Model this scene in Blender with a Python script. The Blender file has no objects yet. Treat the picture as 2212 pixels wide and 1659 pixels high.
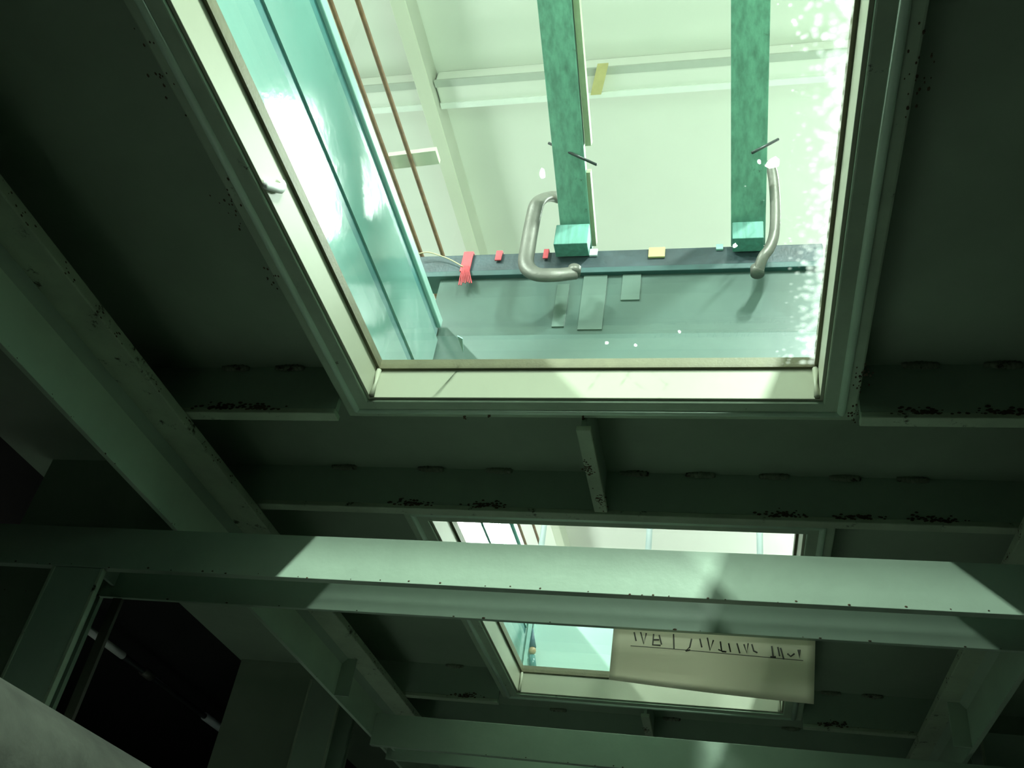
import bpy, bmesh, math, random
from mathutils import Vector, Matrix
random.seed(7)
SC = bpy.context.scene
COL = SC.collection

# ------------------------------------------------------------------ camera
# Lengths below are in "bays": 1 bay = 1.1 m.  x = along the beams, y = away from the viewer, z = up, camera at (0,0,0);
# the lower floor lies 1.318 bays (1.45 m) under the camera.
S = 1.1
ZC = 1.45
FPX = 2017.0
def W(p):
    return Vector((p[0] * S, p[1] * S, p[2] * S + ZC))
fwd = Vector((-.2287, .7740, .5905)).normalized()
right = Vector((.9733, .1820, .1390))
right = (right - fwd * right.dot(fwd)).normalized()
down = fwd.cross(right).normalized()
cd = bpy.data.cameras.new('camera'); cam = bpy.data.objects.new('camera', cd); COL.objects.link(cam)
cd.sensor_width = 36.0; cd.lens = FPX / 2212.0 * 36.0; cd.clip_start = .02; cd.clip_end = 200
M = Matrix((right, -down, -fwd)).transposed().to_4x4()
M.translation = W((0, 0, 0)); cam.matrix_world = M
SC.camera = cam
def ray(px, py):
    return right * (px - 1106) + down * (py - 829.5) + fwd * FPX
def atY(px, py, y):
    r = ray(px, py); return r * (y / r.y)
def atZ(px, py, z):
    r = ray(px, py); return r * (z / r.z)
def atX(px, py, x):
    r = ray(px, py); return r * (x / r.x)

# ------------------------------------------------------------------ world, exposure
w = bpy.data.worlds.new('world'); SC.world = w; w.use_nodes = True
w.node_tree.nodes['Background'].inputs[0].default_value = (0, 0, 0, 1)
w.node_tree.nodes['Background'].inputs[1].default_value = 0
vs = SC.view_settings
vs.view_transform = 'Standard'; vs.look = 'None'; vs.gamma = 1; vs.use_curve_mapping = False
vs.exposure = 0.8

# ------------------------------------------------------------------ hall lamps (fluorescent rows under the hall roof) and added fill lights
def lamp(name, p, sx, sy, power, col=(1, 1, .97), up=False):
    l = bpy.data.lights.new(name, 'AREA'); l.shape = 'RECTANGLE'; l.size = sx; l.size_y = sy
    l.energy = power; l.color = col
    o = bpy.data.objects.new(name, l); COL.objects.link(o); o.location = W(p)
    if up: o.rotation_euler = (math.pi, 0, 0)
    return o
LZ = 3.72
for y, ly in ((-5.0, 1.3), (-2.2, 1.0), (-.9, .6)):
    for x, e in ((1.03, 200), (-2.76, 210)):
        lamp('hall_lamp', (x, y, LZ), .12, ly, e)
for y in (3.0, 7.2): lamp('hall_lamp', (.78, y, LZ), .42, .9, 75)
for y, e in ((-3.5, 33), (0, 33), (3.5, 38), (7.0, 125)):
    for x in (2.4, -3.8): lamp('added_ceiling_fill', (x, y, 2.3), 1.3, 1.6, e, up=True)  # added upward fill lights, unseen, to brighten the hall ceiling
pl = bpy.data.lights.new('added_pipe_fill', 'POINT'); pl.energy = .22; pl.color = (1, .92, .84); pl.shadow_soft_size = .03  # added fill light out of view, so the pipe in the gap shows
po_ = bpy.data.objects.new('added_pipe_fill', pl); COL.objects.link(po_); po_.location = W((-2.6, 2.35, 1.0))

# ------------------------------------------------------------------ materials
def nt(name):
    m = bpy.data.materials.new(name); m.use_nodes = True
    t = m.node_tree; b = t.nodes['Principled BSDF']
    return m, t, b
def N(t, typ, **kw):
    n = t.nodes.new(typ)
    for k, v in kw.items():
        if k in n.inputs: n.inputs[k].default_value = v
        else: setattr(n, k, v)
    return n
def ramp(t, src, stops):
    r = t.nodes.new('ShaderNodeValToRGB'); e = r.color_ramp.elements
    while len(e) < len(stops): e.new(.5)
    for i, (p, c) in enumerate(stops):
        e[i].position = p; e[i].color = (c[0], c[1], c[2], 1) if isinstance(c, tuple) else (c, c, c, 1)
    t.links.new(src, r.inputs[0]); return r.outputs[0]
def mixc(t, f, a, b):
    m = t.nodes.new('ShaderNodeMix'); m.data_type = 'RGBA'
    for s, v in ((0, f), (6, a), (7, b)):
        if isinstance(v, (int, float)): m.inputs[s].default_value = v
        elif isinstance(v, tuple): m.inputs[s].default_value = (v[0], v[1], v[2], 1)
        else: t.links.new(v, m.inputs[s])
    return m.outputs[2]
def paint(name, base, rough=.45, var=.16, rust=0.0, scale=6.0, bump=.15, metal=0, spec=.5, rustcol=(.035, .022, .012), stretch=(1, 1, 1)):
    m, t, b = nt(name)
    tc = N(t, 'ShaderNodeTexCoord')
    mp = N(t, 'ShaderNodeMapping'); mp.inputs['Scale'].default_value = stretch
    t.links.new(tc.outputs['Object'], mp.inputs[0])
    n1 = N(t, 'ShaderNodeTexNoise', Scale=scale, Detail=6.0, Roughness=.65); t.links.new(mp.outputs[0], n1.inputs[0])
    lo = tuple(c * (1 - var) for c in base); hi = tuple(min(1, c * (1 + var)) for c in base)
    col = ramp(t, n1.outputs[0], [(.3, lo), (.7, hi)])
    if rust > 0:
        n2 = N(t, 'ShaderNodeTexNoise', Scale=scale * 1.7, Detail=9.0, Roughness=.75); t.links.new(tc.outputs['Object'], n2.inputs[0])
        f = ramp(t, n2.outputs[0], [(.66 - rust, 0.0), (.72 - rust, 1.0)])
        col = mixc(t, f, col, rustcol)
    t.links.new(col, b.inputs['Base Color'])
    b.inputs['Roughness'].default_value = rough; b.inputs['Metallic'].default_value = metal
    b.inputs['Specular IOR Level'].default_value = spec
    if bump:
        n3 = N(t, 'ShaderNodeTexNoise', Scale=scale * 9, Detail=4.0); t.links.new(tc.outputs['Object'], n3.inputs[0])
        bp = N(t, 'ShaderNodeBump', Strength=bump, Distance=.004); t.links.new(n3.outputs[0], bp.inputs['Height'])
        t.links.new(bp.outputs[0], b.inputs['Normal'])
    return m
MAT = {}
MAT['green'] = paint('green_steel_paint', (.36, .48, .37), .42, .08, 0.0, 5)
MAT['green_lit'] = paint('green_steel_paint_lit', (.58, .74, .58), .42, .08, 0.0, 5)  # lighter copy of green; the left stem's light is put into the colour
MAT['green_plate'] = paint('green_plate_paint', (.30, .40, .29), .5, .12, 0.0, 3)
MAT['green_edge'] = paint('green_edge_paint', (.42, .52, .38), .45, .15, 0.075, 9)
MAT['frame'] = paint('window_frame_green', (.40, .52, .38), .4, .12, 0.03, 8)
MAT['bead'] = paint('window_bead_green', (.70, .92, .74), .3, .08, 0.0, 8)
MAT['cream'] = paint('cream_reveal', (.38, .41, .30), .45, .04, 0, 4, .05)
MAT['gasket'] = paint('olive_sealant', (.13, .13, .07), .5, .15, 0, 20)
MAT['rust'] = paint('rust', (.075, .05, .025), .85, .4, 0, 40, .6)
MAT['weld'] = paint('weld_painted', (.20, .25, .17), .5, .3, .10, 30, .4)
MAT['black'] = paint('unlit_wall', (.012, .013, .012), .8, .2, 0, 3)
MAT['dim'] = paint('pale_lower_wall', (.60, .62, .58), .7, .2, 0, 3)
MAT['floor'] = paint('concrete_floor', (.62, .60, .60), .7, .15, 0, 2)
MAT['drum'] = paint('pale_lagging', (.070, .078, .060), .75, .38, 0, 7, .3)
MAT['hallwhite'] = paint('hall_white', (.83, .83, .78), .7, .02, 0, 2, .03)
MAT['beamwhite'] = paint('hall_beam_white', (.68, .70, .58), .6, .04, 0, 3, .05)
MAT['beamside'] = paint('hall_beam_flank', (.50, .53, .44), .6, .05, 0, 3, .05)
MAT['seam'] = paint('seam_grey', (.52, .55, .50), .7, .05, 0, 6, 0)
MAT['rod'] = paint('rusty_rod', (.20, .11, .055), .6, .3, 0, 30)
MAT['plank'] = paint('teal_plank', (.17, .37, .29), .55, .35, .05, 8, .2, stretch=(6, .8, 6), rustcol=(.06, .10, .08))
MAT['plankend'] = paint('teal_block', (.11, .30, .25), .55, .3, 0, 8, .2, stretch=(8, 8, .8))
MAT['plankedge'] = paint('olive_board_edge', (.33, .38, .24), .6, .2, 0, 12)
MAT['clamp'] = paint('worn_grey_steel', (.14, .14, .12), .45, .25, .04, 12, .2, .3, rustcol=(.16, .10, .07))
MAT['steel'] = paint('dark_steel', (.05, .06, .06), .4, .2, 0, 12, .1, .5)
MAT['rail'] = paint('dark_rail', (.035, .060, .072), .5, .4, 0, 14, .2)
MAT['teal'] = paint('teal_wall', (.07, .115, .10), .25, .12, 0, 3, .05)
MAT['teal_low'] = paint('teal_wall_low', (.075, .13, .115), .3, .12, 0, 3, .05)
MAT['reflection_or_batten'] = paint('teal_reflection_strip', (.085, .14, .115), .4, .1, 0, 3, .05)  # paler teal for the reflections painted on the end wall
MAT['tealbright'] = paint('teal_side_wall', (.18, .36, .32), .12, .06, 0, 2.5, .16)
MAT['tealblue'] = paint('teal_blue_strip', (.18, .36, .38), .15, .08, 0, 4, .05)
MAT['tealdark'] = paint('dark_teal_seal', (.07, .22, .22), .25, .15, 0, 6, .05)
MAT['cyan'] = paint('cyan_lip', (.40, .66, .60), .2, .05, 0, 6, 0)
MAT['palecyan'] = paint('pale_cyan_wall', (.52, .74, .68), .3, .03, 0, 2, .03)
MAT['paper'] = paint('paper', (.72, .72, .60), .8, .02, 0, 3, .03, spec=.2)
_t = MAT['paper'].node_tree; _tl = N(_t, 'ShaderNodeBsdfTranslucent', Color=(.95, .92, .78, 1)); _mx = N(_t, 'ShaderNodeMixShader'); _mx.inputs[0].default_value = .75
_t.links.new(_t.nodes['Principled BSDF'].outputs[0], _mx.inputs[1]); _t.links.new(_tl.outputs[0], _mx.inputs[2]); _t.links.new(_mx.outputs[0], _t.nodes['Material Output'].inputs[0])
MAT['ink'] = paint('pencil_ink', (.10, .10, .08), .7, .2, 0, 30, 0)
MAT['red'] = paint('red_cord', (.60, .07, .09), .6, .2, 0, 20)
MAT['yellow'] = paint('yellow_tape', (.62, .55, .25), .6, .1, 0, 20, 0)
MAT['whitebit'] = paint('white_flake', (.92, .95, .92), .6, .03, 0, 20, .1)
MAT['flake'] = paint('white_paint_flake', (.95, .97, .95), .6, .02, 0, 20, 0)
_t = MAT['flake'].node_tree; _tl = N(_t, 'ShaderNodeBsdfTranslucent', Color=(.98, 1, .98, 1)); _mx = N(_t, 'ShaderNodeMixShader'); _mx.inputs[0].default_value = .8
_t.links.new(_t.nodes['Principled BSDF'].outputs[0], _mx.inputs[1]); _t.links.new(_tl.outputs[0], _mx.inputs[2]); _t.links.new(_mx.outputs[0], _t.nodes['Material Output'].inputs[0])
MAT['lipdark'] = paint('dark_rail_lip', (.03, .085, .085), .5, .3, 0, 10, .1)
MAT['strip'] = paint('brown_primer', (.10, .085, .07), .6, .15, 0, 8)
MAT['amber'] = paint('amber', (.45, .32, .18), .35, .2, 0, 10, 0)
MAT['navy'] = paint('blue_grey', (.10, .18, .22), .4, .2, 0, 10, 0)
MAT['pale'] = paint('pale_plastic', (.78, .84, .88), .35, .03, 0, 6, 0)
MAT['wire'] = paint('yellow_wire', (.55, .50, .30), .4, .1, 0, 6, 0)

def glass_material(name, tint, spots):
    m = bpy.data.materials.new(name); m.use_nodes = True; t = m.node_tree; t.nodes.clear()
    out = N(t, 'ShaderNodeOutputMaterial')
    tr = N(t, 'ShaderNodeBsdfTransparent', Color=(*tint, 1))
    gl = N(t, 'ShaderNodeBsdfGlossy', Roughness=.02)
    fr = N(t, 'ShaderNodeFresnel', IOR=1.45)
    ge = N(t, 'ShaderNodeNewGeometry'); ior = N(t, 'ShaderNodeMapRange'); t.links.new(ge.outputs['Backfacing'], ior.inputs[0])
    ior.inputs[3].default_value = 1.45; ior.inputs[4].default_value = 1 / 1.45; t.links.new(ior.outputs[0], fr.inputs['IOR'])
    mx = N(t, 'ShaderNodeMixShader')
    t.links.new(fr.outputs[0], mx.inputs[0]); t.links.new(tr.outputs[0], mx.inputs[1]); t.links.new(gl.outputs[0], mx.inputs[2])
    last = mx.outputs[0]
    if spots:
        # dried splashes: denser towards the right-hand edge of the pane (pane origin is its centre)
        tc = N(t, 'ShaderNodeTexCoord'); sp = N(t, 'ShaderNodeSeparateXYZ'); t.links.new(tc.outputs['Object'], sp.inputs[0])
        mr = N(t, 'ShaderNodeMapRange'); mr.inputs[1].default_value = spots[0]; mr.inputs[2].default_value = spots[1]
        t.links.new(sp.outputs[0], mr.inputs[0])
        vo = N(t, 'ShaderNodeTexVoronoi', Scale=58.0); t.links.new(tc.outputs['Object'], vo.inputs[0])
        nz = N(t, 'ShaderNodeTexNoise', Scale=7.0, Detail=5.0); t.links.new(tc.outputs['Object'], nz.inputs[0])
        d = N(t, 'ShaderNodeMath', operation='SUBTRACT'); d.inputs[0].default_value = .62; t.links.new(vo.outputs['Distance'], d.inputs[1])
        a = N(t, 'ShaderNodeMath', operation='MULTIPLY'); t.links.new(d.outputs[0], a.inputs[0]); t.links.new(nz.outputs[0], a.inputs[1])
        p = N(t, 'ShaderNodeMath', operation='POWER'); t.links.new(mr.outputs[0], p.inputs[0]); p.inputs[1].default_value = 3.0
        g = N(t, 'ShaderNodeMath', operation='MULTIPLY_ADD'); t.links.new(p.outputs[0], g.inputs[0]); g.inputs[1].default_value = .64; t.links.new(a.outputs[0], g.inputs[2])
        msk = ramp(t, g.outputs[0], [(.40, 0.0), (.70, .55)])
        di = N(t, 'ShaderNodeBsdfTranslucent', Color=(.95, 1, .97, 1))
        m2 = N(t, 'ShaderNodeMixShader'); t.links.new(msk, m2.inputs[0]); t.links.new(last, m2.inputs[1]); t.links.new(di.outputs[0], m2.inputs[2])
        last = m2.outputs[0]
    t.links.new(last, out.inputs[0])
    return m
MAT['glass1'] = glass_material('window_glass_splashed', (.86, .955, .905), (.19, .47))
MAT['glass2'] = glass_material('window_glass', (.86, .955, .905), (.30, .50))

# ------------------------------------------------------------------ mesh helpers (all coordinates in bays)
def nb(): return bmesh.new()
def box(bm, a, b):
    x0, x1 = sorted((a[0], b[0])); y0, y1 = sorted((a[1], b[1])); z0, z1 = sorted((a[2], b[2]))
    v = [bm.verts.new((x, y, z)) for x in (x0, x1) for y in (y0, y1) for z in (z0, z1)]
    for f in ((0, 1, 3, 2), (4, 6, 7, 5), (0, 4, 5, 1), (2, 3, 7, 6), (0, 2, 6, 4), (1, 5, 7, 3)):
        bm.faces.new([v[i] for i in f])
    return bm
def prism(bm, pts, off):
    """polygon pts (3-D, planar) thickened by the vector off"""
    off = Vector(off)
    a = [bm.verts.new(p) for p in pts]; b = [bm.verts.new(Vector(p) + off) for p in pts]
    n = len(pts)
    bm.faces.new(a); bm.faces.new(b[::-1])
    for i in range(n): bm.faces.new((a[i], b[i], b[(i + 1) % n], a[(i + 1) % n]))
    return bm
def tube(bm, pts, r, seg=10, closed=False, flat=None):
    """sweep a circle (or an ellipse: flat=(r1,r2,axis)) along pts"""
    pts = [Vector(p) for p in pts]; rings = []
    n = len(pts)
    for i, p in enumerate(pts):
        if closed: tg = pts[(i + 1) % n] - pts[i - 1]
        else: tg = pts[min(i + 1, n - 1)] - pts[max(i - 1, 0)]
        tg.normalize()
        if flat:
            ax = Vector(flat[2]); u = ax - tg * ax.dot(tg); u.normalize(); v = tg.cross(u); r1, r2 = flat[0], flat[1]
        else:
            up = Vector((0, 0, 1)) if abs(tg.z) < .9 else Vector((1, 0, 0))
            u = tg.cross(up).normalized(); v = tg.cross(u); r1 = r2 = r[i] if isinstance(r, (list, tuple)) else r
        rings.append([bm.verts.new(p + u * (r1 * math.cos(2 * math.pi * k / seg)) + v * (r2 * math.sin(2 * math.pi * k / seg))) for k in range(seg)])
    m = n if closed else n - 1
    for i in range(m):
        A = rings[i]; B = rings[(i + 1) % n]
        for k in range(seg): bm.faces.new((A[k], A[(k + 1) % seg], B[(k + 1) % seg], B[k]))
    if not closed:
        bm.faces.new(rings[0][::-1]); bm.faces.new(rings[-1])
    return bm
def smooth_path(pts, n=8):
    """Catmull-Rom through pts"""
    P = [Vector(p) for p in pts]; P = [2 * P[0] - P[1]] + P + [2 * P[-1] - P[-2]]; out = []
    for i in range(1, len(P) - 2):
        for k in range(n):
            t = k / n
            out.append(.5 * ((2 * P[i]) + (P[i + 1] - P[i - 1]) * t + (2 * P[i - 1] - 5 * P[i] + 4 * P[i + 1] - P[i + 2]) * t * t + (3 * P[i] - P[i - 1] - 3 * P[i + 1] + P[i + 2]) * t ** 3))
    out.append(P[-2]); return out
def frame_ring(bm, x0, x1, y0, y1, wd, z0, z1):
    """rectangular picture-frame solid, mitred, around the opening x0..x1, y0..y1"""
    i = [(x0, y0), (x1, y0), (x1, y1), (x0, y1)]; o = [(x0 - wd, y0 - wd), (x1 + wd, y0 - wd), (x1 + wd, y1 + wd), (x0 - wd, y1 + wd)]
    V = [[bm.verts.new((x, y, z)) for x, y in ring] for ring, z in ((i, z0), (o, z0), (o, z1), (i, z1))]
    for k in range(4):
        q = (k + 1) % 4
        for r in range(4):
            A = V[r]; B = V[(r + 1) % 4]
            bm.faces.new((A[k], A[q], B[q], B[k]))
    return bm
def ball(bm, c, r, sc=(1, 1, 1), sub=2, jit=0):
    g = bmesh.ops.create_icosphere(bm, subdivisions=sub, radius=r)
    for v in g['verts']:
        k = 1 + (random.random() - .5) * jit
        v.co = Vector((v.co.x * sc[0] * k + c[0], v.co.y * sc[1] * k + c[1], v.co.z * sc[2] * k + c[2]))
    return bm
def empty(name, p):
    o = bpy.data.objects.new(name, None); COL.objects.link(o); o.location = W(p); o.empty_display_size = .05; o['_b'] = list(p)
    return o
BASE = {}
def obj(name, bm, mat, parent=None, bevel=0, smooth=False, base=None):
    bmesh.ops.recalc_face_normals(bm, faces=bm.faces)
    if base is None:
        if parent is not None: base = BASE[parent.name]
        else:
            xs = [v.co.x for v in bm.verts]; ys = [v.co.y for v in bm.verts]; zs = [v.co.z for v in bm.verts]
            base = ((min(xs) + max(xs)) / 2, (min(ys) + max(ys)) / 2, min(zs))
    base = Vector(base)
    for v in bm.verts: v.co = (v.co - base) * S
    me = bpy.data.meshes.new(name); bm.to_mesh(me); bm.free()
    me.materials.append(mat if not isinstance(mat, str) else MAT[mat])
    if smooth: me.polygons.foreach_set('use_smooth', [True] * len(me.polygons))
    o = bpy.data.objects.new(name, me); COL.objects.link(o); BASE[o.name] = tuple(base)
    if parent is not None:
        o.parent = parent; o.location = (base - Vector(BASE[parent.name])) * S
    else: o.location = W(base)
    if bevel:
        md = o.modifiers.new('bevel', 'BEVEL'); md.width = bevel; md.segments = 2; md.limit_method = 'ANGLE'
    return o
def thing(name, p, label=None, cat=None, group=None, kind=None):
    o = bpy.data.objects.new(name, None); COL.objects.link(o); o.location = W(p); o.empty_display_size = .05
    BASE[o.name] = tuple(p)
    return tag(o, label, cat, group, kind)
def tag(o, label=None, cat=None, group=None, kind=None):
    if label: o['label'] = label
    if cat: o['category'] = cat
    if group: o['group'] = group
    if kind: o['kind'] = kind
    return o
def structure(name, bm, mat, label=None, **k):
    o = obj(name, bm, mat, **k); o['kind'] = 'structure'
    if label: o['label'] = label; 
    return o
def B(a, b): return box(nb(), a, b)

# ------------------------------------------------------------------ the setting
PZ = 1.075                                   # underside of the deck plate
FL = -ZC / S                                 # lower floor
WX0, WX1 = -.675, .148                       # window openings
WIN = ((.14, 1.353), (1.832, 2.962))
PX0, PX1, PY0, PY1 = -1.745, 2.2, -2.2, 5.2
def plate_with_holes():
    bm = nb(); xs = [PX0, WX0 - .004, WX1 + .004, PX1]; ys = [PY0, WIN[0][0] - .004, WIN[0][1] + .004, WIN[1][0] - .004, WIN[1][1] + .004, PY1]
    z0, z1 = PZ, PZ + .012
    for i in range(3):
        for j in range(5):
            if i == 1 and j in (1, 3): continue
            box(bm, (xs[i], ys[j], z0), (xs[i + 1], ys[j + 1], z1))
    bmesh.ops.remove_doubles(bm, verts=bm.verts, dist=1e-5)
    # drop the doubled inner faces
    seen = {}
    for f in list(bm.faces):
        k = tuple(sorted(v.index for v in f.verts))
        seen.setdefault(k, []).append(f)
    bm.verts.index_update(); seen = {}
    for f in list(bm.faces): seen.setdefault(tuple(sorted(v.index for v in f.verts)), []).append(f)
    for fs in seen.values():
        if len(fs) > 1: bmesh.ops.delete(bm, geom=fs, context='FACES_ONLY')
    return bm
structure('ceiling', plate_with_holes(), 'green_plate', 'green painted steel deck plate seen from below')
structure('floor', B((-3.6, -2.6, FL - .05), (3.2, 6, FL)), 'floor')
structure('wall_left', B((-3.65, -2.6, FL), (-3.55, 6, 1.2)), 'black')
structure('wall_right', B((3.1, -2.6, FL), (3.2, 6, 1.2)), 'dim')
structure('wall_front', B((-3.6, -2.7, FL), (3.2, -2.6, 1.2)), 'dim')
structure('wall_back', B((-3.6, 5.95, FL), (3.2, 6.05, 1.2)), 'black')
def slab():
    bm = nb(); z0, z1 = PZ + .0125, 1.16
    box(bm, (-6, -10, z0), (PX0 + .08, 9, z1)); box(bm, (PX1 - .08, -10, z0), (5, 9, z1))
    box(bm, (PX0 + .08, -10, z0), (PX1 - .08, PY0 + .08, z1)); box(bm, (PX0 + .08, PY1 - .08, z0), (PX1 - .08, 9, z1))
    return bm
structure('floor_upper', slab(), 'black')
# the bright hall above the windows
HZ = 3.95
structure('ceiling_upper', B((-6, -10, HZ), (5, 9, HZ + .1)), 'hallwhite', 'white hall ceiling seen through the glass')
structure('wall_upper_left', B((-6.1, -10, 1.16), (-6, 9, HZ)), 'hallwhite')
structure('wall_upper_right', B((5, -10, 1.16), (5.1, 9, HZ)), 'hallwhite')
structure('wall_upper_back', B((-6, 9, 1.16), (5, 9.1, HZ)), 'hallwhite')
structure('wall_upper_front', B((-6, -10.1, 1.16), (5, -10, HZ)), 'hallwhite')

def window(n, y0, y1, gm):
    t = thing('window_%d' % n, ((WX0 + WX1) / 2, (y0 + y1) / 2, 1.0), None, None, None, 'structure')
    t['label'] = ('large near skylight window with cream reveal in the green deck plate', 'far skylight window half hidden behind the big green cross beam')[n - 1]
    # reveal: four cream coaming plates hanging under the plate
    th = .006
    c = nb(); frame_ring(c, WX0, WX1, y0, y1, th, 1.0, PZ + .004); obj('reveal', c, 'cream', t, bevel=.001)
    f = nb(); frame_ring(f, WX0 - th, WX1 + th, y0 - th, y1 + th, .0265, .994, 1.010); obj('inner_flange', f, 'frame', t, bevel=.003)
    f = nb(); frame_ring(f, WX0 - .0325, WX1 + .0325, y0 - .0325, y1 + .0325, .031, .999, 1.012); obj('outer_flange', f, 'frame', t, bevel=.004)
    e = .037
    loop = [(WX0 - e, y0 - e, .997), (WX1 + e, y0 - e, .997), (WX1 + e, y1 + e, .997), (WX0 - e, y1 + e, .997)]
    for k in range(4):
        b = nb(); tube(b, [loop[k], loop[(k + 1) % 4]], .0078, 10)
        obj('weld_bead', b, 'bead', t, smooth=True)
    g = nb(); frame_ring(g, WX0 + .006, WX1 - .006, y0 + .006, y1 - .006, .0062, PZ - .009, PZ + .0125); obj('sealant', g, 'gasket', t)
    p = nb(); box(p, (WX0 + .0005, y0 + .0005, PZ - .004), (WX1 - .0005, y1 - .0005, PZ + .012))
    obj('glass_pane', p, gm, t, base=((WX0 + WX1) / 2, (y0 + y1) / 2, PZ))
    # folded corner drops of sealant
    for sx, x in ((1, WX0), (-1, WX1)):
        b = nb(); tube(b, [(x + sx * .004, y1 - .004, 1.002), (x + sx * .006, y1 - .006, 1.03), (x + sx * .004, y1 - .004, PZ - .012)], [.006, .003, .006], 8)
        obj('corner_sealant', b, 'cream', t, smooth=True)
    return t
w1 = window(1, *WIN[0], 'glass1')
w2 = window(2, *WIN[1], 'glass2')

# ------------------------------------------------------------------ stiffeners under the plate
def bar_y(name, x0, x1, y, zb, label, welds=(), rusts=(), group=None):
    """flat bar along x hanging from the plate, its lower edge a little thicker"""
    t = thing(name, ((x0 + x1) / 2, y, zb), label, 'stiffener', group, 'thing')
    obj('web', B((x0, y, zb + .012), (x1, y + .014, PZ)), 'green', t)
    obj('edge_strip', B((x0, y - .001, zb), (x1, y + .026, zb + .012)), 'green_edge', t, bevel=.002)
    for x in welds:
        b = nb(); n = 7
        for k in range(n):
            ball(b, (x + (k - n / 2) * .008, y - .003, PZ - .004), .008 + .003 * math.sin(math.pi * k / n), (1, .8, .8), 1, .25)
        obj('weld', b, 'weld', t, smooth=True)
    for x in rusts:
        b = nb()
        for k in range(60):
            ball(b, (x + random.gauss(0, .022), y - .001, zb + .008 + abs(random.gauss(0, .007))), random.uniform(.001, .0028), (1.8, .35, 1), 1, .3)
        tag(obj('rust_patch', b, 'rust', t), kind='stuff')
    return t
FLX, FRX = -1.06, .535
bar_y('stiffener_bar', FLX - .12, WX0 - .064, 1.354, .962, 'short green stiffener bar left of the near window, running to the long left beam', [-.98, -.86], [-.99, -.9])
bar_y('stiffener_bar', WX1 + .064, FRX + .1, 1.354, .962, 'short green stiffener bar right of the near window with rust spots along it', [.32, .45], [.31, .44])
bar_y('stiffener_bar', FLX - .12, FRX + .1, 1.725, .969, 'long green stiffener bar with rusty weld marks, just in front of the far window',
      [-.87, -.66, -.50, -.20, -.06, .09, .23, .36], [-.69, -.52, .10, .25, .39])
bar_y('stiffener_bar', FLX - .12, WX0 - .064, 2.966, .962, 'short dark stiffener bar left of the far window', [-.9], [-.85])
bar_y('stiffener_bar', WX1 + .064, FRX + .1, 2.966, .962, 'short dark stiffener bar beside the far window right corner, under the paper sheet edge', [.3, .42], [.3])
bar_y('stiffener_bar', FLX - .12, FRX + .1, 3.332, .969, 'long dark stiffener bar behind the far window, above the lowest lit beam', [-.6, -.2, .2], [])
def bracket(y0, y1, label):
    t = thing('bracket_plate', (-.268, (y0 + y1) / 2, .98), label, 'bracket', None, 'thing')
    obj('plate', B((-.273, y0, .985), (-.263, y1, PZ)), 'green', t)
    obj('edge_strip', B((-.282, y0, .974), (-.254, y1, .986)), 'green_edge', t, bevel=.002)
    for y, x in ((y0 + .13, -.275), (y0 + .25, -.262)):
        b = nb()
        for k in range(46): ball(b, (x + random.gauss(0, .006), y + random.gauss(0, .014), .974), random.uniform(.001, .0026), (1, 1, .3), 1, .3)
        tag(obj('rust_patch', b, 'rust', t), kind='stuff')
    return t
bracket(1.42, 1.724, 'small green bracket plate with a pale rust spotted edge below the near window')
bracket(3.03, 3.331, 'small dim bracket plate below the far window, partly behind the lowest beam')

# plate edge runs of small rust around the frame
def rust_run(parent, pts):
    b = nb()
    for p, n, s in pts:
        for k in range(n): ball(b, (p[0] + random.gauss(0, s * .4), p[1] + random.gauss(0, s), p[2]), random.uniform(.0008, .002), (1, 1.8, .35), 1, .3)
    return tag(obj('rust_patch', b, 'rust', parent), kind='stuff')
rust_run(w1, [((-.742, .62, .9985), 14, .02), ((-.74, .86, .9985), 18, .03), ((-.738, 1.02, .9985), 10, .02), ((.209, 1.29, .9985), 30, .02), ((.209, 1.39, .9985), 22, .012),
              ((.21, .68, .9985), 16, .04), ((.211, .75, .9985), 10, .02), ((-.45, 1.412, .9985), 10, .004), ((-.50, 1.413, .9985), 12, .003), ((-.27, 1.414, .9985), 18, .003)])

# ------------------------------------------------------------------ long beams (flange on top, stem hanging)
def long_beam(sgn, xf, xs, label, stem_mat='green', y0=-1.6, y1=5.0):
    t = thing('tee_beam', (xs, 1.5, .825), label, 'beam', None, 'thing')
    o = xs + (xs - xf)                                        # far edge of the flange
    zt = .961
    obj('flange', B((xf, y0, zt - .022), (o, y1, zt)), 'green_edge', t, bevel=.003)
    s = nb(); box(s, (xs - .006, y0, .825), (xs + .006, y1, zt - .022)); obj('stem', s, stem_mat, t, bevel=.001)
    f = nb(); prism(f, [(xs - sgn * .006, y0, zt - .022), (xs - sgn * .022, y0, zt - .022), (xs - sgn * .006, y0, zt - .040)], (0, y1 - y0, 0)); obj('fillet', f, 'green', t)
    e = nb()
    y = .2
    while y < y1 - .5:
        y += random.uniform(.05, .16)
        n = random.randint(2, 7)
        for k in range(n):
            ball(e, (xf, y + random.gauss(0, .012), zt - .022 + random.uniform(0, .016)), random.uniform(.0008, .002), (.5, 1.8, 1), 1, .3)
            ball(e, (xs - sgn * .0055, y + .07 + random.gauss(0, .012), .826 + abs(random.gauss(0, .003))), random.uniform(.0006, .0016), (.5, 1.8, 1), 1, .3)
    tag(obj('edge_rust', e, 'rust', t), kind='stuff')
    obj('stiffener_rib', B((xs - sgn * .006, 2.60, .826), (xs - sgn * .05, 2.606, zt - .022)), 'green', t)
    return t
long_beam(-1, -1.055, -1.15, 'long green tee beam running diagonally at left, under the deck plate', 'green_lit')
long_beam(1, .528, .60, 'long green tee beam at the lower right, only its flange edge and stem showing')

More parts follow.
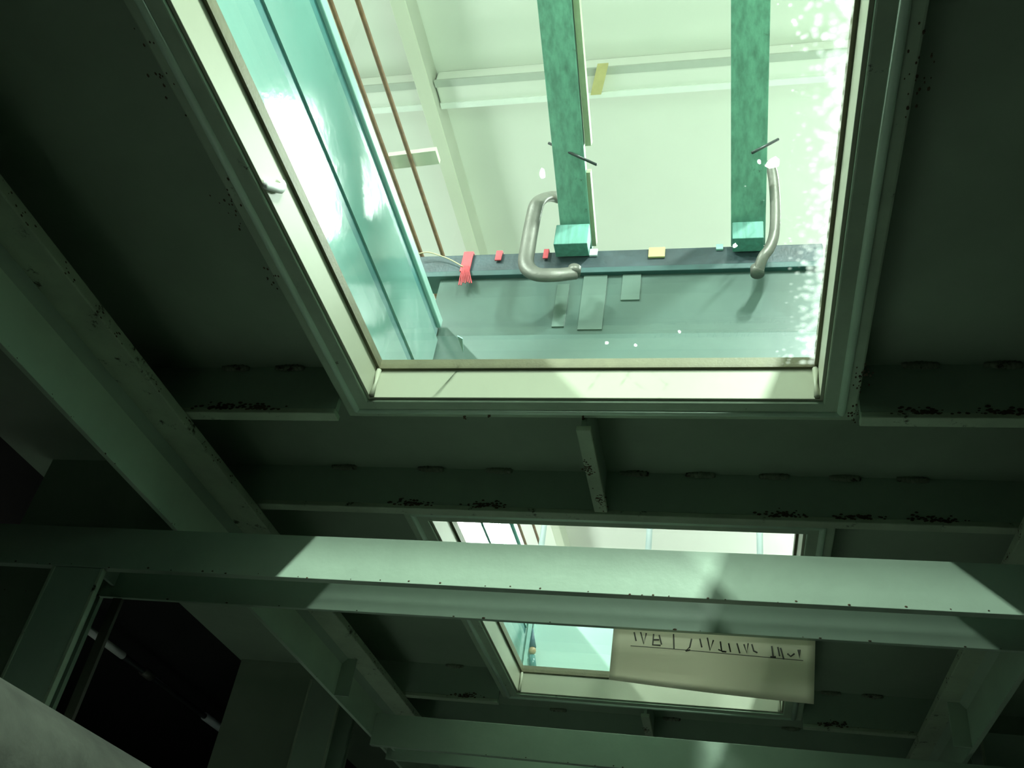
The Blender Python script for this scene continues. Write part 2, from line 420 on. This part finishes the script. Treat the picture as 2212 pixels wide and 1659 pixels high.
# ------------------------------------------------------------------ cross beams lit through the windows
def cross_beam(y, x0, x1, zt, zb, depth, label):
    t = thing('cross_beam', ((x0 + x1) / 2, y, zb), label, 'beam', None, 'thing')
    obj('front_flange', B((x0, y, zb), (x1, y + .018, zt)), 'green', t, bevel=.001)
    b = nb(); box(b, (max(x0, -1.35), y + depth, zb + .004), (x1, y + depth + .010, zt)); obj('rear_flange', b, 'green', t, bevel=.001)
    e = nb(); x = x0 + .3
    while x < x1 - .1:
        x += random.uniform(.015, .09)
        ball(e, (x, y - .0005, zb + random.uniform(.0005, .005)), random.uniform(.0006, .0017), (1.7, .5, 1.2), 1, .3)
        if random.random() < .4: ball(e, (x + .05, y + depth - .0005, zb + .006), random.uniform(.0006, .002), (2.2, .5, 1), 1, .3)
    tag(obj('edge_rust', e, 'rust', t), kind='stuff')
    for xx in (max(x0, -1.35) + .02, x1 - .25): obj('tie_plate', B((xx, y + .018, zb + .03), (xx + .008, y + depth, zt - .02)), 'green', t)
    return t
cross_beam(1.546, -2.0, 1.35, .800, .709, .155, 'big green cross beam with a bright light patch, in front of the far window')
cross_beam(2.65, -1.02, 1.4, .800, .709, .155, 'lowest green cross beam at the bottom edge, dimly lit, beyond the paper sheet')

# ------------------------------------------------------------------ posts
def post(x0, x1, y, zt, rear, label):
    t = thing('steel_post', ((x0 + x1) / 2, y, FL), label, 'post', None, 'thing')
    obj('front_flange', B((x0, y, FL), (x1, y + .010, zt)), 'green', t, bevel=.001)
    xm = (x0 + x1) / 2
    obj('web', B((x0 + .004, y + .01, FL), (x0 + .012, y + .145, zt)), 'green', t)
    if rear: obj('rear_flange', B((rear[0], y + .145, FL), (rear[1], y + .155, zt)), 'strip' if rear[1] - rear[0] < .03 else 'green', t, bevel=.001)
    for x in (x0, x1): obj('edge_strip', B((x - .0035, y - .002, FL), (x + .0035, y + .011, zt)), 'green_edge', t, bevel=.001)
    return t
post(-1.36, -1.246, 1.548, .708, (-1.307, -1.285), 'green steel post at far lower left, hanging below the lit cross beam')
post(-1.36, -1.246, 2.88, .96, (-1.36, -1.246), 'green steel post crossing behind the left tee beam stem, lower centre left')
post(.685, .80, 2.88, .96, (.685, .80), 'green steel post at the bottom right corner behind the right tee beam')
# deep web frames between the posts
t = thing('web_frame', (-1.5, 1.72, 0), 'dim green web plate beside the far left post, above and below the cross beam', 'plate', None, 'thing')
obj('upper_plate', B((-1.66, 1.722, .80), (-1.25, 1.734, PZ)), 'green_plate', t)
obj('lower_plate', B((-2.6, 1.722, FL), (-1.362, 1.734, .80)), 'green_plate', t)
t = thing('web_frame', (-1.45, 2.9, 0), 'dim green web plate left of the crossing post, right of the black gap', 'plate', None, 'thing')
obj('plate', B((-1.735, 3.06, FL), (-1.25, 3.072, PZ)), 'green_plate', t)
t = thing('web_frame', (.9, 2.9, 0), 'dim green web plate in the bottom right corner behind the right post', 'plate', None, 'thing')
obj('plate', B((.68, 3.06, FL), (2.2, 3.072, PZ)), 'green_plate', t)

# big lagged pipe near the viewer, lower left
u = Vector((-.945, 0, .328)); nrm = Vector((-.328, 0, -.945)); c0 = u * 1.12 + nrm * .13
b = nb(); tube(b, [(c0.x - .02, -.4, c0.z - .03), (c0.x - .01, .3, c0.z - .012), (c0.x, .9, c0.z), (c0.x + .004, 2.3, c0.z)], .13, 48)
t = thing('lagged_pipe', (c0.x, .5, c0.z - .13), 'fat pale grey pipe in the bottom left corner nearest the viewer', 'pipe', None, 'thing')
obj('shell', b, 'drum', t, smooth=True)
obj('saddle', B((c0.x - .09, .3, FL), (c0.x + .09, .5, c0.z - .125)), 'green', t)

# pipe glimpsed in the dark gap
a = atX(222, 1384, -2.1); d = atX(497, 1588, -2.1)
t = thing('pipe_run', tuple((a + d) / 2), 'thin pipe with pale sleeves inside the black gap at lower left', 'pipe', None, 'thing')
dv = (d - a)
def seg(f0, f1, r, m, nm):
    b = nb(); tube(b, [a + dv * f0, a + dv * f1], r, 16); obj(nm, b, m, t, smooth=True)
seg(-.6, 1.5, .011, 'steel', 'pipe'); seg(-.1, .13, .013, 'whitebit', 'pale_sleeve'); seg(.27, .33, .017, 'clamp', 'coupling'); seg(.76, .96, .016, 'pale', 'pale_sleeve'); seg(.975, 1.06, .017, 'pale', 'coupling')
for f in (-.55, 1.45):
    p = a + dv * f
    obj('hanger', B((p.x - .006, p.y - .01, p.z), (p.x + .006, p.y + .01, 1.086)), 'steel', t)

# ------------------------------------------------------------------ paper sheet hung on the rear flange of the cross beam
SY = 1.7135
tl = atY(1329, 1320, SY); tr = atY(1763, 1318, SY); bl = atY(1315, 1468, SY); br = atY(1758, 1521, SY)
t = thing('paper_sheet', tuple((bl + br) / 2), 'pale paper sheet with handwritten capitals hanging below the lit cross beam', 'paper', None, 'thing')
t_paper = t
p = nb(); NU, NV = 24, 12; grid = []
for j in range(NV + 1):
    row = []
    for i in range(NU + 1):
        q = (bl.lerp(br, i / NU)).lerp(tl.lerp(tr, i / NU), j / NV)
        row.append(p.verts.new((q.x, q.y + .006 * math.sin(i / NU * 3.1) * (1 - j / NV) ** 2, q.z)))
    grid.append(row)
for j in range(NV):
    for i in range(NU): p.faces.new((grid[j][i], grid[j][i + 1], grid[j + 1][i + 1], grid[j + 1][i]))
po = obj('sheet', p, 'paper', t, smooth=True)
md = po.modifiers.new('thick', 'SOLIDIFY'); md.thickness = .0006
# handwriting: pencil strokes, the lower halves of the capitals show under the flange
def on_sheet(px, py): return atY(px, py, SY - .0016)
strokes = [[(1370, 1366), (1374, 1384)], [(1384, 1366), (1391, 1391), (1396, 1368)],
           [(1412, 1370), (1410, 1393), (1427, 1394)], [(1410, 1382), (1424, 1382)], [(1424, 1372), (1429, 1392)],
           [(1455, 1370), (1456, 1402)], [(1494, 1380), (1490, 1398), (1481, 1406)], [(1481, 1406), (1491, 1404)],
           [(1512, 1380), (1516, 1398)], [(1528, 1378), (1534, 1405), (1541, 1383)],
           [(1556, 1386), (1559, 1407), (1552, 1403)], [(1559, 1407), (1569, 1408)], [(1574, 1390), (1578, 1408)],
           [(1592, 1390), (1598, 1411)], [(1607, 1392), (1613, 1411), (1616, 1390)],
           [(1624, 1392), (1628, 1406), (1636, 1410)], [(1667, 1396), (1670, 1418)], [(1664, 1419), (1676, 1419)],
           [(1680, 1398), (1684, 1417)], [(1686, 1400), (1693, 1424)], [(1701, 1412), (1708, 1418), (1716, 1412)], [(1724, 1404), (1727, 1421), (1728, 1404)]]
b = nb()
for s in strokes: tube(b, [on_sheet(*q) for q in s], .0015, 6)
for q in ([(1362, 1395), (1455, 1402)], [(1455, 1402), (1600, 1415)], [(1600, 1415), (1735, 1427)]): tube(b, [on_sheet(*k) for k in q], .0007, 5)
obj('handwriting', b, 'ink', t)

# ------------------------------------------------------------------ bays above the windows: side wall, end walls, rails
def side_wall(y0, y1, label, cols):
    t = thing('bay_side_wall', (-.715, (y0 + y1) / 2, PZ + .012), label, 'panel', None, 'thing')
    z0 = PZ + .012
    obj('lower_strip', B((-.74, y0, z0), (-.700, y1, 1.135)), cols[0], t)
    obj('kick_panel', B((-.74, y0, 1.135), (-.702, y1, 1.238)), cols[1], t)
    obj('seal_strip', B((-.74, y0, 1.238), (-.706, y1, 1.268)), 'tealdark', t)
    obj('main_panel', B((-.74, y0, 1.268), (-.702, y1, 1.415)), cols[1], t)
    obj('upper_seal', B((-.74, y0, 1.415), (-.708, y1, 1.452)), 'tealdark', t)
    obj('top_lip', B((-.75, y0, 1.452), (-.700, y1, 1.478)), 'cyan', t, bevel=.003)
    return t
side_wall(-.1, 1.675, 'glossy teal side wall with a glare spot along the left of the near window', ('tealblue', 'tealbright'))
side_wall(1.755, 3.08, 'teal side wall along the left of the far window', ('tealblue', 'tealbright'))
t = thing('bay_side_wall', (.245, .7, PZ + .012), 'unseen low teal side wall along the right of the near window', 'panel', None, 'thing')
obj('panel', B((.22, -.1, PZ + .012), (.26, 3.08, 1.46)), 'tealbright', t)  # unseen wall, added to bound the lamp light on the right

EY = 1.68                                    # front of the near end wall's rail
K = EY / 1.49
t = thing('bay_end_wall', (-.26, EY + .03, PZ + .012), 'dull teal end wall across the far side of the near window', 'panel', None, 'thing')
XR = .215
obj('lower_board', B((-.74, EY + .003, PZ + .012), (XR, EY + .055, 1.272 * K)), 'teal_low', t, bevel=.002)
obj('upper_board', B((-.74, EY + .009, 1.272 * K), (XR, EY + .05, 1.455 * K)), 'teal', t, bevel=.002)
obj('top_rail', B((-.86, EY, 1.462 * K), (XR, EY + .06, 1.517 * K)), 'rail', t, bevel=.003)
obj('rail_lip', B((-.86, EY - .004, 1.446 * K), (XR, EY + .062, 1.462 * K)), 'lipdark', t, bevel=.002)
for (xa, ya, xb, yb) in ((1262, 596, 1300, 712), (1346, 592, 1381, 648), (1205, 615, 1218, 706)):  # thin paler strips imitate light reflections on the end wall
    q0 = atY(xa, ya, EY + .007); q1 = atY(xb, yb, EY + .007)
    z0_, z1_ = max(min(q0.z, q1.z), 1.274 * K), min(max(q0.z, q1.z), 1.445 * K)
    obj('reflection_or_batten', B((min(q0.x, q1.x), EY + .005, z0_), (max(q0.x, q1.x), EY + .009, z1_)), 'reflection_or_batten', t)
t = thing('bay_end_wall', (-.26, 3.12, PZ + .012), 'pale cyan end wall across the far side of the far window', 'panel', None, 'thing')
obj('panel', B((-.74, 3.10, PZ + .012), (.215, 3.14, 1.50)), 'palecyan', t, bevel=.002)
obj('corner_post', B((-.70, 3.082, PZ + .012), (-.675, 3.10, 1.49)), 'cyan', t, bevel=.002)
# things in the far bay
q = atY(1150, 1442, 3.05)
t = thing('hanging_float', (q.x, 3.072, q.z), 'small blue and amber float against the pale wall in the far window', 'float', None, 'thing')
q2 = atY(1151, 1408, 3.082); q3 = atY(1150, 1372, 3.082)
b = nb(); tube(b, [(q3.x, 3.072, q3.z + .02), (q2.x, 3.072, q2.z + .012)], [.002, .012], 14); obj('cone', b, 'navy', t, smooth=True)
b = nb(); ball(b, (q2.x, 3.072, q2.z), .0135, (1, 1, 1.1)); obj('bulb', b, 'amber', t, smooth=True)
b = nb(); tube(b, [(q.x, 3.072, q.z), (q2.x, 3.072, q2.z - .018)], .012, 14); obj('weight', b, 'tealdark', t, smooth=True)
b = nb(); tube(b, [(q3.x, 3.072, q3.z + .018), (q3.x, 3.082, 1.43)], .0012, 6); obj('string', b, 'steel', t)
for px, dx, lab in ((1172, -8, 'pale upright plastic bar leftmost of three in the far window'), (1402, -9, 'pale upright plastic bar middle of three in the far window'), (1641, 0, 'pale upright plastic bar rightmost of three in the far window')):
    q = atY(px, 1160, 3.0)
    b = nb(); tube(b, [(q.x, 3.0, 1.46), (q.x, 3.0, 2.5)], .011, 12)
    t = thing('plastic_bar', (q.x, 3.0, 1.46), lab, 'bar', 'pale upright bars over the far window', 'thing')
    obj('rod', b, 'pale', t, smooth=True)
    obj('foot_clip', B((q.x - .014, 2.99, 1.45), (q.x + .014, 3.10, 1.475)), 'pale', t)

# ------------------------------------------------------------------ planks, blocks, clamps on the end wall rail of the near bay
def plank(xl, wd, reflection_or_batten, label):
    t = thing('wooden_plank', (xl * K + wd * K / 2, EY + .01, 1.52 * K), label, 'plank', 'teal planks over the near window', 'thing')
    xl *= K; wd *= K
    p0 = Vector((xl, EY + .03, 1.543 * K)); p1 = Vector((xl - (.0135 if reflection_or_batten else 0), .2, 2.10 * K)); k = Vector((wd, 0, 0)); kt = Vector((wd * 1.06, 0, 0))
    up = Vector((0, .010, .026))
    b = nb()
    v = [b.verts.new(q) for q in (p0, p0 + k, p1 + kt, p1, p0 + up, p0 + k + up, p1 + kt + up, p1 + up)]
    for f in ((0, 1, 2, 3), (7, 6, 5, 4), (0, 4, 5, 1), (1, 5, 6, 2), (2, 6, 7, 3), (3, 7, 4, 0)): b.faces.new([v[i] for i in f])
    obj('board', b, 'plank', t, bevel=.002)
    if reflection_or_batten:
        dv_ = (p1 - p0)
        for f0, f1 in ((.0, .12), (.165, 1)):
            b = nb(); o = Vector((wd + .004, 0, .010)) if f0 else Vector((wd - .004, -.006, .012))
            prism(b, [p0 + dv_ * f0 + o, p0 + dv_ * f1 + o, p0 + dv_ * f1 + o + Vector((.0145, 0, 0)), p0 + dv_ * f0 + o + Vector((.0145, 0, 0))], up)
            obj('edge_batten', b, 'plankedge', t)
    return t
PLANK_A = plank(-.382, .069, True, 'left of the two teal planks, over the near window')
PLANK_B = plank(-.001, .074, False, 'right of the two teal planks, over the near window')
def block(x0, y0, x1, y1, lab):
    a_ = atY(x0, y0, EY - .05); b_ = atY(x1, y1, EY - .05)
    o = obj('packing_block', B((a_.x, EY - .05, b_.z - .002), (b_.x, EY - .0045, a_.z - .013)), 'plankend', bevel=.002); tag(o, lab, 'block', None, 'thing'); return o
block(1203, 478, 1268, 524, 'teal packing block under the end of the left plank')
block(1582, 472, 1650, 512, 'teal packing block under the end of the right plank')
def clamp(pts, wd, th, y, lab):
    P = smooth_path([atY(px, py, y + dy) for px, py, dy in pts], 8)
    t = thing('screw_clamp', tuple(P[-1]), lab, 'clamp', 'clamps holding the planks', 'thing')
    b = nb(); tube(b, P, 0, 14, flat=(wd, th, (0, 1, 0))); obj('frame', b, 'clamp', t, smooth=True)
    e = P[0]; b = nb(); tube(b, [(e.x, e.y, e.z), (e.x + .012, e.y + .03, e.z - .06)], .010, 12); obj('screw', b, 'steel', t, smooth=True)
    e2 = P[-1]; b = nb(); tube(b, [(e2.x, e2.y, e2.z - .004), (e2.x, e2.y, e2.z + .018)], .016, 14); obj('foot_pad', b, 'clamp', t, smooth=True)
    return t
clamp([(1235, 432, .07), (1190, 425, .05), (1163, 436, 0), (1152, 470, 0), (1141, 530, 0), (1137, 572, -.005), (1158, 592, -.005), (1200, 594, .0), (1240, 590, .02)], .0125, .020, EY - .087, 'grey steel clamp hooked left of the left teal plank')
clamp([(1632, 372, .05), (1655, 358, .0), (1668, 372, 0), (1674, 430, 0), (1673, 500, 0), (1662, 536, 0), (1648, 556, 0), (1636, 590, .02)], .0125, .0125, EY - .087, 'narrow grey steel clamp hooked right of the right teal plank')
def pin(x0, y0, x1, y1, y, parent):
    b = nb(); tube(b, [atY(x0, y0, y), atY(x1, y1, y + .02)], .0035, 10); o = obj('steel_pin', b, 'steel', parent, smooth=True); o['label'] = 'thin steel pin'
pin(1185, 309, 1289, 356, 1.46, PLANK_A)
pin(1625, 330, 1681, 301, 1.42, PLANK_B)

# red ties, tape and tabs on the dark rail
def tie(px, y0, y1, wd, frayed, lab):
    t = thing('red_tie', tuple(atY(px, y1, EY - .006)), lab, 'tie', 'red ties on the dark rail', 'thing')
    a_ = atY(px - wd / 2, y0, EY - .006); b_ = atY(px + wd / 2, y0 + (y1 - y0) * .5, EY - .006)
    obj('band', B((a_.x, EY - .0085, b_.z), (b_.x, EY - .0045, 1.517 * K + .004)), 'red', t, bevel=.001)
    obj('top_loop', B((a_.x, EY - .0045, 1.517 * K + .0005), (b_.x, EY + .063, 1.517 * K + .004)), 'red', t)
    if frayed:
        for k in range(7):
            q0 = atY(px + (k - 3) * 1.6, y0 + 16, EY - .008); q1 = atY(px + (k - 3) * 4.6 - 2, y1 + random.uniform(-5, 3), EY - .014); m_ = (q0 + q1) / 2 + Vector((0, -.006, 0))
            b = nb(); tube(b, smooth_path([q0, m_, q1], 4), .0017, 6); obj('strand', b, 'red', t)
    return t
tie(1007, 559, 614, 15, True, 'frayed red tie hanging at the left end of the dark rail')
tie(1077, 549, 576, 11, False, 'short red tie on the dark rail left of the grey clamp')
tie(1179, 545, 572, 9, False, 'short red tie on the dark rail inside the grey clamp')
def tab(x0, y0, x1, y1, m, name, lab, cat):
    a_ = atY(x0, y0, EY - .002); b_ = atY(x1, y1, EY - .002)
    o = obj(name, B((a_.x, EY - .006, b_.z), (b_.x, EY - .0005, a_.z)), m); tag(o, lab, cat, None, 'thing')
tab(1402, 537, 1436, 556, 'yellow', 'tape_piece', 'yellow tape piece on the dark rail between the two planks', 'tape')
tab(1275, 540, 1290, 553, 'pale', 'tape_piece', 'pale tab on the dark rail under the left plank', 'tape')
tab(1547, 530, 1562, 540, 'cyan', 'tape_piece', 'pale green tab on the dark rail left of the right plank', 'tape')
P = smooth_path([atY(903, 548, EY - .02), atY(925, 545, EY - .02), atY(950, 552, EY - .015), atY(975, 562, EY - .012), atY(1000, 576, EY - .01)], 6)
b = nb(); tube(b, P, .0016, 6); o = obj('thin_wire', b, 'wire', smooth=True); tag(o, 'thin yellowish wire curling onto the dark rail at its left end', 'wire', None, 'thing')

# white paint flakes lying on the glass
def flake(px, py, sx, sy, lab):
    c = atZ(px, py, PZ + .014); b = nb(); n = 9
    pts = []
    for k in range(n):
        an = 2 * math.pi * k / n; r = random.uniform(.6, 1.1)
        pts.append((c.x + math.cos(an) * sx * r, c.y + math.sin(an) * sy * r, PZ + .0122))
    prism(b, pts, (0, 0, .002)); o = obj('paint_flake', b, 'flake'); tag(o, lab, 'flake', 'white flakes on the near glass', 'thing')
flake(1171, 374, .006, .012, 'white flake on the near glass left of the left plank')
flake(1671, 352, .012, .011, 'largest white flake on the near glass, beside the right plank')
flake(1640, 349, .003, .004, 'tiny white flake on the near glass beside the largest flake')
flake(1588, 530, .004, .005, 'white flake on the near glass at the foot of the right plank')
flake(1310, 740, .004, .004, 'white flake on the near glass low, left of the lower pair')
flake(1373, 745, .003, .004, 'white flake on the near glass low, right of the lower pair')
flake(1468, 716, .003, .004, 'white flake on the near glass low, highest of the lower three')
# triangular sticker-like shard near the lower left of the near glass
c = [atZ(988, 726, PZ + .013), atZ(999, 732, PZ + .013), atZ(1001, 763, PZ + .013)]
b = nb(); prism(b, c, (0, 0, .002)); o = obj('glass_shard', b, 'cyan'); tag(o, 'small pale triangular shard on the near glass, low at left', 'shard', None, 'thing')
# clear sealant scrap stuck to the left reveal
q = atX(600, 418, WX0 + .004)
b = nb(); tube(b, smooth_path([(WX0 + .003, q.y - .035, 1.0), (WX0 + .005, q.y - .02, 1.012), (WX0 + .006, q.y, 1.03), (WX0 + .004, q.y + .004, 1.045)], 5), [.0035] * 16, 8, flat=(.004, .008, (1, 0, 0)))
o = obj('sealant_scrap', b, 'whitebit', smooth=True); tag(o, 'whitish scrap of sealant stuck to the left cream reveal of the near window', 'scrap', None, 'thing')

# ------------------------------------------------------------------ hall roof details seen through the glass
def roof_beam():
    t = thing('roof_beam', (-1.45, 2.5, 3.6), 'long white roof beam on the hall ceiling, left of the teal planks', 'beam', None, 'thing')
    z = 3.79
    xa, xb = -.397 * z, -.378 * z
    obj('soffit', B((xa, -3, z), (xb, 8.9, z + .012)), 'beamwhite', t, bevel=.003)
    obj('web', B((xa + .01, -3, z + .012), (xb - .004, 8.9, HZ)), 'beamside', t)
    return t
roof_beam()
t = thing('roof_duct', (-.2, 2.5, 3.85), 'shallow white duct crossing the hall ceiling behind the planks', 'duct', None, 'thing')
y_a = atZ(1300, 150, 3.86).y; y_b = atZ(1300, 205, 3.86).y
for xa, xb in ((-3.2, -1.51), (-1.43, 1.6)):
    obj('casing', B((xa, y_a, 3.86), (xb, y_b, HZ)), 'hallwhite', t, bevel=.01)
    obj('front_seam', B((xa, y_a - .012, 3.855), (xb, y_a + .028, 3.865)), 'seam', t)
    obj('rear_seam', B((xa, y_b - .02, 3.852), (xb, y_b + .012, 3.862)), 'whitebit', t)
a_ = atZ(1302, 142, 3.825); b_ = atZ(1287, 205, 3.825)
b = nb(); k = Vector((.026, 0, 0)); prism(b, [a_ - k, a_ + k, b_ + k, b_ - k], (0, 0, .02)); o = obj('tape_strip', b, 'yellow'); tag(o, 'ochre tape strip across the white ceiling duct between the planks', 'tape', None, 'thing')
RZ = 3.0
for q, lab in ((-.436, 'rust brown ceiling rod, right one of the pair left of the roof beam'), (-.470, 'rust brown ceiling rod, left one of the pair close to the teal side wall')):
    b = nb(); tube(b, [(q * RZ, -2.5, RZ), (q * RZ, 8.9, RZ)], .010, 8)
    t = thing('ceiling_rod', (q * RZ, 3, RZ), lab, 'rod', 'rusty rods under the hall ceiling', 'thing')
    obj('rod', b, 'rod', t, smooth=True)
    for y in (-2.3, 8.7): obj('hanger', B((q * RZ - .008, y - .02, RZ), (q * RZ + .008, y + .02, HZ)), 'steel', t)
a_ = atZ(842, 352, RZ + .02); b_ = atZ(945, 340, RZ + .02)
b = nb(); k = Vector((0, .035, 0)); prism(b, [a_ - k, b_ - k, b_ + k, a_ + k], (0, 0, .025)); o = obj('cross_bar', b, 'beamwhite'); tag(o, 'flat olive cross bar linking the two ceiling rods to the roof beam', 'bar', None, 'thing')
for k_ in list(bpy.data.objects):
    if '_b' in k_: del k_['_b']
